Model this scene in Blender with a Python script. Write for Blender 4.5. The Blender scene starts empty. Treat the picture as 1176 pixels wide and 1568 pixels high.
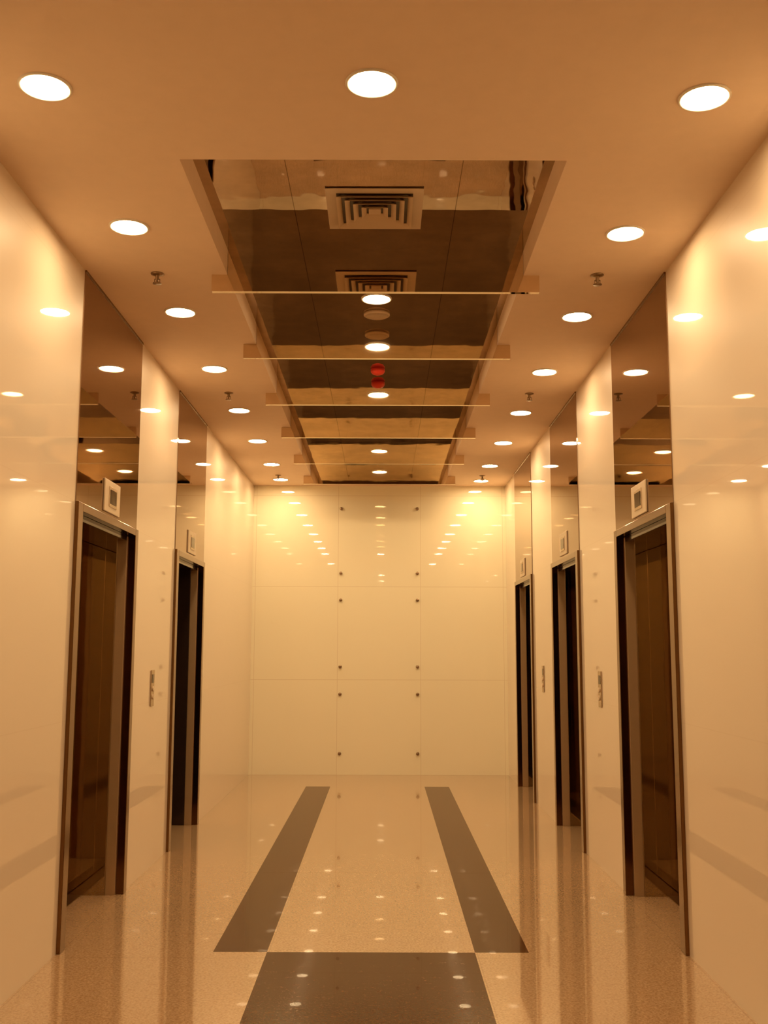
import bpy, bmesh, math
from mathutils import Vector, Matrix
S = bpy.context.scene
COL = S.collection
W = 1.57      # half width of lobby
H = 3.53      # ceiling height
YB = 12.69    # end wall
YF = -1.2     # where the lift lobby opens into the entrance hall
ZC = 3.67     # mirror soffit inside the coffer
CW = 0.81     # coffer half width
CY0, CY1 = 4.06, 12.55

# ------------------------------------------------------------ node helpers
class NT:
    def __init__(s, name):
        s.m = bpy.data.materials.new(name); s.m.use_nodes = True
        s.t = s.m.node_tree; s.b = s.t.nodes['Principled BSDF']
    def n(s, k): return s.t.nodes.new(k)
    def l(s, a, b): s.t.links.new(a, b)
    def math(s, op, a, b=None):
        n = s.n('ShaderNodeMath'); n.operation = op
        for i, v in enumerate((a, b)):
            if v is None: continue
            if isinstance(v, (int, float)): n.inputs[i].default_value = v
            else: s.l(v, n.inputs[i])
        return n.outputs[0]
    def obj(s):
        t = s.n('ShaderNodeTexCoord'); x = s.n('ShaderNodeSeparateXYZ'); s.l(t.outputs['Object'], x.inputs[0])
        return t.outputs['Object'], x.outputs[0], x.outputs[1], x.outputs[2]
    def noise(s, co, scale, detail=3, rough=.5):
        n = s.n('ShaderNodeTexNoise'); n.inputs['Scale'].default_value = scale
        n.inputs['Detail'].default_value = detail; n.inputs['Roughness'].default_value = rough
        s.l(co, n.inputs['Vector']); return n.outputs['Fac']
    def mix(s, f, a, b):
        n = s.n('ShaderNodeMix'); n.data_type = 'RGBA'
        for i, v in ((0, f), (6, a), (7, b)):
            if isinstance(v, (int, float)): n.inputs[i].default_value = v
            elif isinstance(v, tuple): n.inputs[i].default_value = (*v, 1)
            else: s.l(v, n.inputs[i])
        return n.outputs[2]
    def between(s, v, a, b):
        return s.math('MULTIPLY', s.math('GREATER_THAN', v, a), s.math('LESS_THAN', v, b))
    def seam(s, v, period, off, w):
        f = s.math('FRACT', s.math('DIVIDE', s.math('ADD', v, -off + 50 * period), period))
        d = s.math('MINIMUM', f, s.math('SUBTRACT', 1.0, f))
        return s.math('LESS_THAN', d, w / period)
    def set(s, **k):
        for a, v in k.items():
            a = a.replace('_', ' ')
            i = s.b.inputs[a]
            i.default_value = (*v, 1) if isinstance(v, tuple) and len(v) == 3 else v
    def bump(s, h, strength, dist=.01):
        n = s.n('ShaderNodeBump'); n.inputs['Strength'].default_value = strength
        n.inputs['Distance'].default_value = dist
        s.l(h, n.inputs['Height']); s.l(n.outputs[0], s.b.inputs['Normal'])
    def ramp(s, v, a, b, c=0., d=1.):
        r = s.n('ShaderNodeMapRange')
        for i, q in enumerate((a, b, c, d)): r.inputs[i + 1].default_value = q
        s.l(v, r.inputs[0]); return r.outputs[0]

def simple(name, col, rough=.5, metal=0., bump=0., bs=8, **k):
    m = NT(name); co, x, y, z = m.obj()
    v = m.noise(co, 14)
    c2 = tuple(min(1, c * .92) for c in col)
    m.l(m.mix(v, col, c2), m.b.inputs['Base Color'])
    m.set(Roughness=rough, Metallic=metal, **k)
    if bump: m.bump(m.noise(co, bs, 2), bump)
    return m.m

def glass_wall(name, col, k, ior, vs=None):
    """back-painted glossy glass cladding with fine joints"""
    m = NT(name); co, x, y, z = m.obj()
    s1 = m.seam(z, 1.135, 0.0, .0028)
    if vs: 
        ax, per, off = vs
        s2 = m.seam(x if ax == 'x' else y, per, off, .0028)
        s1 = m.math('MAXIMUM', s1, s2)
    c = m.mix(m.noise(co, .7, 2), col, tuple(q * .95 for q in col))
    m.l(m.mix(m.math('MULTIPLY', s1, k), c, (.45, .28, .13)), m.b.inputs['Base Color'])
    m.set(Roughness=.45, Coat_Weight=1.0, Coat_Roughness=.018, Coat_IOR=ior)
    m.b.inputs['Specular IOR Level'].default_value = .2
    return m.m

def mirror_panels(name, col, rough, bump, seamx):
    m = NT(name); co, x, y, z = m.obj()
    s = m.seam(x, seamx, seamx / 2, .002)
    c = m.mix(m.ramp(m.noise(co, 2.2, 4, .7), .38, .62), col, tuple(q * .74 for q in col))
    m.l(m.mix(s, c, (.15, .09, .05)), m.b.inputs['Base Color'])
    m.set(Roughness=rough, Metallic=1.)
    m.bump(m.noise(co, 3.2, 2), bump, .02)
    return m.m

M = {}
M['side'] = glass_wall('cream_glass_side', (.82, .69, .54), .08, 1.6)
M['end'] = glass_wall('cream_glass_end', (.90, .84, .63), .35, 1.75, ('x', 1.02, .51))
M['ceil'] = simple('ceiling_paint', (.85, .64, .46), .75)
M['hallceil'] = simple('hall_ceiling_paint', (.42, .30, .21), .75)
M['soffit'] = mirror_panels('bronze_mirror_soffit', (.56, .43, .31), .02, .07, .80)
M['beam'] = simple('bronze_mirror_beam', (.84, .70, .52), .03, 1., .05, 4)
M['transom'] = simple('bronze_mirror_transom', (.34, .215, .13), .02, 1., .02, 2.5)
M['frame'] = simple('bronze_steel_frame', (.20, .105, .045), .14, 1.)
M['frame2'] = simple('bronze_steel_stop', (.46, .31, .18), .3, .5)
M['reveal'] = simple('polished_bronze_reveal', (.42, .315, .20), .03, 1., .06, 2.5)
M['leaf'] = simple('bronze_door_leaf', (.42, .315, .20), .04, 1., .10, 2)
M['dark'] = simple('dark_void', (.02, .013, .008), .3)
M['darkleaf'] = simple('dark_door_leaf', (.05, .03, .02), .1, .6)
M['steel'] = simple('brushed_steel', (.55, .43, .31), .25, 1.)
M['plate'] = simple('ivory_plate', (.60, .46, .31), .3)
M['stud'] = simple('standoff_metal', (.30, .20, .12), .3, .8)
M['trimw'] = simple('lamp_trim_white', (.85, .78, .66), .4)
M['louver'] = simple('louver_metal', (.60, .44, .28), .4, .3)
M['red'] = simple('standin_red', (.85, .04, .02), .35)

def hallmat():
    m = NT('hall_brown_tile'); co, x, y, z = m.obj()
    s = m.math('MAXIMUM', m.math('MAXIMUM', m.seam(x, .6, 0, .012), m.seam(y, .6, 0, .012)), m.seam(z, .6, .02, .012))
    c = m.mix(m.ramp(m.noise(co, 1.1, 4, .7), .38, .62), (.50, .32, .20), (.12, .07, .04))
    m.l(m.mix(s, c, (.03, .02, .012)), m.b.inputs['Base Color']); m.set(Roughness=.25)
    return m.m
M['hall'] = hallmat()

def emis(name, col, st):
    m = NT(name); m.set(Base_Color=(1., .9, .7), Roughness=.4)
    m.b.inputs['Emission Color'].default_value = (*col, 1)
    m.b.inputs['Emission Strength'].default_value = st
    return m.m
M['lamp'] = emis('lamp_lens', (1., .665, .32), 146)

def floormat():
    m = NT('polished_granite'); co, x, y, z = m.obj()
    n1 = m.noise(co, 85, 4, .7); n2 = m.noise(co, 22, 5, .75); n3 = m.noise(co, 1.2, 2)
    beige = m.mix(m.ramp(n1, .38, .62), (.28, .155, .075), (.51, .33, .19))
    beige = m.mix(m.math('MULTIPLY', m.ramp(n2, .5, .72), .5), beige, (.25, .12, .05))
    beige = m.mix(m.math('MULTIPLY', n3, .22), beige, (.56, .38, .23))
    seam = m.math('MAXIMUM', m.seam(y, 1.30, .08, .003), m.seam(x, 1.04, .52, .0025))
    beige = m.mix(m.math('MULTIPLY', seam, .4), beige, (.22, .11, .05))
    dark = m.mix(m.ramp(n1, .35, .7), (.045, .014, .003), (.085, .030, .008))
    dark = m.mix(m.ramp(n2, .55, .8), dark, (.12, .05, .017))
    ax = m.math('ABSOLUTE', m.math('ADD', x, .01))
    stripe = m.math('MULTIPLY', m.between(ax, .52, .79), m.between(y, 5.38, 11.65))
    block = m.math('MULTIPLY', m.math('LESS_THAN', ax, .52), m.between(y, 2.6, 5.38))
    stripe2 = m.math('MULTIPLY', m.between(ax, .52, .79), m.between(y, -1.0, 2.6))
    k = m.math('MAXIMUM', m.math('MAXIMUM', stripe, block), stripe2)
    m.l(m.mix(k, beige, dark), m.b.inputs['Base Color'])
    m.set(Roughness=.12, IOR=1.45, Coat_Roughness=.008, Coat_IOR=1.42)
    m.l(m.ramp(k, 0, 1, .85, .22), m.b.inputs['Coat Weight'])
    m.l(m.ramp(k, 0, 1, .25, .03), m.b.inputs['Specular IOR Level'])
    return m.m
M['floor'] = floormat()

# ------------------------------------------------------------ mesh helpers
def bm_box(bm, x0, x1, y0, y1, z0, z1, mi=0):
    x0, x1 = sorted((x0, x1)); y0, y1 = sorted((y0, y1)); z0, z1 = sorted((z0, z1))
    vs = [bm.verts.new((x, y, z)) for x in (x0, x1) for y in (y0, y1) for z in (z0, z1)]
    for f in ((0, 1, 3, 2), (4, 6, 7, 5), (0, 4, 5, 1), (2, 3, 7, 6), (0, 2, 6, 4), (1, 5, 7, 3)):
        fc = bm.faces.new([vs[i] for i in f]); fc.material_index = mi
def finish(bm, name, mats, parent=None, bevel=0, smooth=False, loc=None):
    bmesh.ops.recalc_face_normals(bm, faces=bm.faces)
    me = bpy.data.meshes.new(name); bm.to_mesh(me); bm.free()
    o = bpy.data.objects.new(name, me); COL.objects.link(o)
    for k in (mats if isinstance(mats, (list, tuple)) else [mats]): me.materials.append(M[k])
    if bevel:
        b = o.modifiers.new('bevel', 'BEVEL'); b.width = bevel; b.segments = 2; b.limit_method = 'ANGLE'
    if smooth:
        for p in me.polygons: p.use_smooth = True
    if parent: o.parent = parent
    if loc: o.location = loc
    return o
def boxes(name, bl, mats, **k):
    bm = bmesh.new()
    for b in bl: bm_box(bm, *b)
    return finish(bm, name, mats, **k)
def empty(name, loc=(0, 0, 0)):
    e = bpy.data.objects.new(name, None); e.empty_display_size = .1; COL.objects.link(e); e.location = loc; return e
def lathe(bm, prof, seg=40, mi=0, axis='z', cap=True):
    """prof: (r, h) list"""
    rings = []
    for r, h in prof:
        ring = []
        for i in range(seg):
            a = 2 * math.pi * i / seg
            p = (r * math.cos(a), r * math.sin(a), h)
            if axis == 'y': p = (p[0], h, p[1])
            if axis == 'x': p = (h, p[0], p[1])
            ring.append(bm.verts.new(p))
        rings.append(ring)
    for a, b in zip(rings, rings[1:]):
        for i in range(seg):
            f = bm.faces.new((a[i], a[(i + 1) % seg], b[(i + 1) % seg], b[i])); f.material_index = mi; f.smooth = True
    if cap:
        for r in (rings[0], rings[-1]):
            f = bm.faces.new(r); f.material_index = mi

# ------------------------------------------------------------ shell
DR = [(5.33, 6.66), (7.93, 9.20), (10.45, 11.75)]
def wall(name, s, doors):
    bm = bmesh.new(); y = YF
    for a, b in doors:
        bm_box(bm, s * W, s * 2.3, y, a, 0, H)
        bm_box(bm, s * 1.95, s * 2.3, a, b, 0, H)
        bm_box(bm, s * 1.62, s * 1.95, a, b, 2.27, H)
        y = b
    bm_box(bm, s * W, s * 2.3, y, YB, 0, H)
    return finish(bm, name, 'side')
wall('wall_left', -1, DR[:2]); wall('wall_right', 1, DR)
boxes('wall_back', [(-2.3, 2.3, YB, YB + .2, 0, H + .6)], 'end')
boxes('floor', [(-4.6, 4.6, -7.4, YB + .2, -.2, 0)], 'floor')
# ceiling with the long coffer
boxes('ceiling', [(-2.3, 2.3, YF, CY0, H, H + .3), (-2.3, -CW, CY0, CY1, H, H + .3), (CW, 2.3, CY0, CY1, H, H + .3),
                  (-2.3, 2.3, CY1, YB, H, H + .3)], 'ceil')
boxes('ceiling_mirror_panel', [(-CW, CW, CY0, CY1, ZC, ZC + .04)], 'soffit')
# entrance hall behind the viewpoint
boxes('wall_front', [(-4.6, 4.6, -7.6, -7.4, 0, H)], 'hall')
boxes('wall_hall_left', [(-4.8, -4.6, -7.4, YF, 0, H)], 'hall')
boxes('wall_hall_right', [(4.6, 4.8, -7.4, YF, 0, H)], 'hall')
boxes('wall_hall_return', [(-4.6, -2.3, YF, YF + .2, 0, H), (2.3, 4.6, YF, YF + .2, 0, H)], 'hall')
boxes('ceiling_hall', [(-4.6, 4.6, -7.4, YF, H, H + .2)], 'hallceil')

# cross beams of mirror strip, dropping just under the ceiling
for yb in (5.39, 6.68, 8.0, 9.28, 10.62, 11.95):
    boxes('ceiling_cross_beam', [(-CW + .002, CW - .002, yb, yb + .03, H - .095, ZC), (-.895, -CW + .002, yb, yb + .03, H - .095, H),
                                 (CW - .002, .895, yb, yb + .03, H - .095, H)], 'beam')

# ------------------------------------------------------------ downlights
def downlight(x, y, z):
    bm = bmesh.new()
    lathe(bm, [(.096, .0), (.096, -.005), (.092, -.008), (.085, -.007), (.083, -.001)], 48, 0, cap=False)
    f = bmesh.ops.create_circle(bm, cap_ends=True, radius=.084, segments=48, matrix=Matrix.Translation((0, 0, -.003)))
    for v in f['verts']:
        for q in v.link_faces:
            if len(q.verts) > 10: q.material_index = 1
    finish(bm, 'recessed_downlight', ['trimw', 'lamp'], loc=(x, y, z))
rows = [3.5, 4.75, 6.02, 7.29, 8.6, 9.9, 11.18, 12.2]
for y in rows:
    downlight(-1.19, y, H)
    downlight(1.23, y + .06, H)
for y in (3.47,): downlight(0, y, H)
for y in (6.17, 7.40, 10.12, 11.45): downlight(0, y, ZC)
for x in (-1.19, 1.23): downlight(x, .95, H)  # unseen pair near the camera, added for extra illumination
for x in (-2.6, 0, 2.6):
    for y in (-5.2, -2.8): downlight(x, y, H)  # unseen hall lamps, added to brighten what the coffer mirrors reflect

# ------------------------------------------------------------ sprinklers, detectors
def sprinkler(x, y):
    bm = bmesh.new()
    lathe(bm, [(.036, 0), (.036, -.004), (.02, -.010), (.010, -.012), (.010, -.035), (.006, -.037), (.006, -.052), (.024, -.054), (.024, -.057), (.002, -.058)], 20)
    bm_box(bm, -.016, -.012, -.003, .003, -.055, -.03); bm_box(bm, .012, .016, -.003, .003, -.055, -.03)
    bm_box(bm, -.016, .016, -.003, .003, -.034, -.030)
    finish(bm, 'fire_sprinkler', 'stud', loc=(x, y, H))
for y in (5.38, 8.0, 11.9):
    sprinkler(-1.19, y); sprinkler(1.21, y)
bm = bmesh.new(); lathe(bm, [(.085, 0), (.085, -.012), (.07, -.02), (.068, -.016), (.03, -.022), (.001, -.022)], 32)
finish(bm, 'ceiling_speaker', 'louver', loc=(0, 6.46, ZC))
bm = bmesh.new(); lathe(bm, [(.055, 0), (.055, -.02), (.045, -.035), (.02, -.045), (.001, -.046)], 28)
finish(bm, 'red_reflection_standin', 'red', loc=(0, 7.80, ZC))  # red dome added in place of a red sign's reflection

# ------------------------------------------------------------ air diffuser
def diffuser(y):
    e = empty('air_diffuser', (0, y, ZC))
    def ringbm(ro, ri, z0, z1):
        bm = bmesh.new()
        o = [(-ro, -ro), (ro, -ro), (ro, ro), (-ro, ro)]; i = [(-ri, -ri), (ri, -ri), (ri, ri), (-ri, ri)]
        a = [bm.verts.new((*p, z0)) for p in o]; b = [bm.verts.new((*p, z1)) for p in i]
        c = [bm.verts.new((*p, z0 - .003)) for p in o]; d = [bm.verts.new((*p, z1 - .003)) for p in i]
        for k in range(4):
            j = (k + 1) % 4
            bm.faces.new((a[k], a[j], b[j], b[k])); bm.faces.new((c[k], c[j], d[j], d[k]))
            bm.faces.new((a[k], a[j], c[j], c[k])); bm.faces.new((b[k], b[j], d[j], d[k]))
        return bm
    finish(ringbm(.235, .185, -.004, -.004), 'flange', 'plate', parent=e)
    boxes('throat', [(-.19, .19, -.19, .19, -.004, -.001)], 'dark', parent=e)
    for k, r in enumerate((.185, .145, .105, .065)):
        finish(ringbm(r, r - .024, -.024 , -.006), 'louver_%d' % (k + 1), 'louver', parent=e)
    boxes('core', [(-.03, .03, -.03, .03, -.018, -.010)], 'louver', parent=e)
diffuser(4.85)

# ------------------------------------------------------------ glass standoffs on end wall
for x in (-.475, .47):
    for z in (3.24, 2.436, 2.106, 1.293, .963, .255):
        bm = bmesh.new(); lathe(bm, [(.015, 0), (.015, -.010), (.020, -.011), (.020, -.018), (.016, -.022), (.002, -.023)], 24, axis='y')
        finish(bm, 'glass_standoff_bolt', 'stud', loc=(x, YB, z))

# ------------------------------------------------------------ lifts
def lift(s, y0, y1, dark=False):
    e = empty('elevator_door', (s * W, (y0 + y1) / 2, 0)); ox, oy = e.location.x, e.location.y
    def B(name, bl, mat, bevel=0):
        q = [(s * a - ox, s * b - ox, c - oy, d - oy, f, g) for a, b, c, d, f, g in bl]
        return boxes(name, q, mat, parent=e, bevel=bevel)
    B('frame', [(1.55, 1.60, y0, y0 + .085, 0, 2.27), (1.55, 1.60, y1 - .07, y1, 0, 2.27), (1.55, 1.60, y0 + .085, y1 - .07, 2.225, 2.27)], 'frame', .003)
    B('stop', [(1.60, 1.635, y0 + .02, y0 + .095, 0, 2.22), (1.60, 1.66, y1 - .09, y1 - .02, 0, 2.22)], 'frame2', .002)
    rv = 'darkleaf' if dark else 'reveal'
    B('reveal', [(1.635, 1.92, y0 + .01, y0 + .10, 0, 2.22), (1.66, 1.92, y1 - .10, y1 - .01, 0, 2.22)], rv, .002)
    B('header', [(1.60, 1.92, y0 + .1, y1 - .1, 2.19, 2.225)], 'darkleaf', .002)
    ym = (y0 + y1) / 2; L = 'darkleaf' if dark else 'leaf'
    B('door_leaf_1', [(1.885, 1.93, y0 + .1, ym - .003, .008, 2.19)], L, .003)
    B('door_leaf_2', [(1.885, 1.93, ym + .003, y1 - .1, .008, 2.19)], L, .003)
    B('sill', [(1.80, 1.93, y0 + .1, y1 - .1, 0, .006)], 'steel')
    B('transom_panel', [(1.565, 1.62, y0, y1, 2.27, H - .012)], 'transom')
    B('transom_trim', [(1.56, 1.60, y0, y1, H - .012, H)], 'frame')
    # hall position indicator
    p = empty('floor_indicator', (s * 1.565, ym + .02, 2.385)); 
    bm = bmesh.new(); bm_box(bm, 0, -s * .010, -.17, .17, -.095, .095); finish(bm, 'plate', 'plate', parent=p, bevel=.004)
    bm = bmesh.new(); bm_box(bm, -s * .009, -s * .014, -.085, .085, -.06, .06); finish(bm, 'bezel', 'steel', parent=p, bevel=.002)
    bm = bmesh.new(); bm_box(bm, -s * .013, -s * .016, -.065, .065, -.042, .042); finish(bm, 'display', 'darkleaf', parent=p)
for a, b in DR: lift(1, a, b)
lift(-1, *DR[0]); lift(-1, *DR[1], dark=True)

def callpanel(s, y):
    p = empty('call_button_panel', (s * W, y, 1.23))
    bm = bmesh.new(); bm_box(bm, 0, -s * .008, -.05, .05, -.125, .125); finish(bm, 'plate', 'steel', parent=p, bevel=.003)
    bm = bmesh.new(); bm_box(bm, -s*.007, -s * .010, -.028, .028, .035, .095); finish(bm, 'display', 'darkleaf', parent=p)
    for i, z in enumerate((-.005, -.06)):
        bm = bmesh.new(); lathe(bm, [(.018, -s*.007), (.018, -s*.013), (.014, -s*.015)], 20, axis='x')
        for v in bm.verts: v.co.z += z
        finish(bm, 'button_%d' % (i + 1), 'plate', parent=p)
callpanel(-1, 7.28); callpanel(1, 7.28); callpanel(1, 9.85)

# ------------------------------------------------------------ world, camera
w = bpy.data.worlds.new('world'); S.world = w; w.use_nodes = True
w.node_tree.nodes['Background'].inputs[0].default_value = (.05, .03, .015, 1)
w.node_tree.nodes['Background'].inputs[1].default_value = .2
cd = bpy.data.cameras.new('camera'); cam = bpy.data.objects.new('camera', cd); COL.objects.link(cam)
cd.sensor_fit = 'VERTICAL'; cd.sensor_height = 36; cd.lens = 36 * 1572 / 1568
cam.location = (.045, 0, 1.5)
cam.rotation_mode = 'XYZ'
R = Matrix.Rotation(math.radians(-.05), 4, 'Z') @ Matrix.Rotation(math.radians(90 + 7.64), 4, 'X') @ Matrix.Rotation(math.radians(.15), 4, 'Z')
cam.rotation_euler = R.to_euler()
cd.clip_start = .05
S.camera = cam
S.view_settings.view_transform = 'Standard'
S.view_settings.look = 'None'
S.view_settings.gamma = 1.10
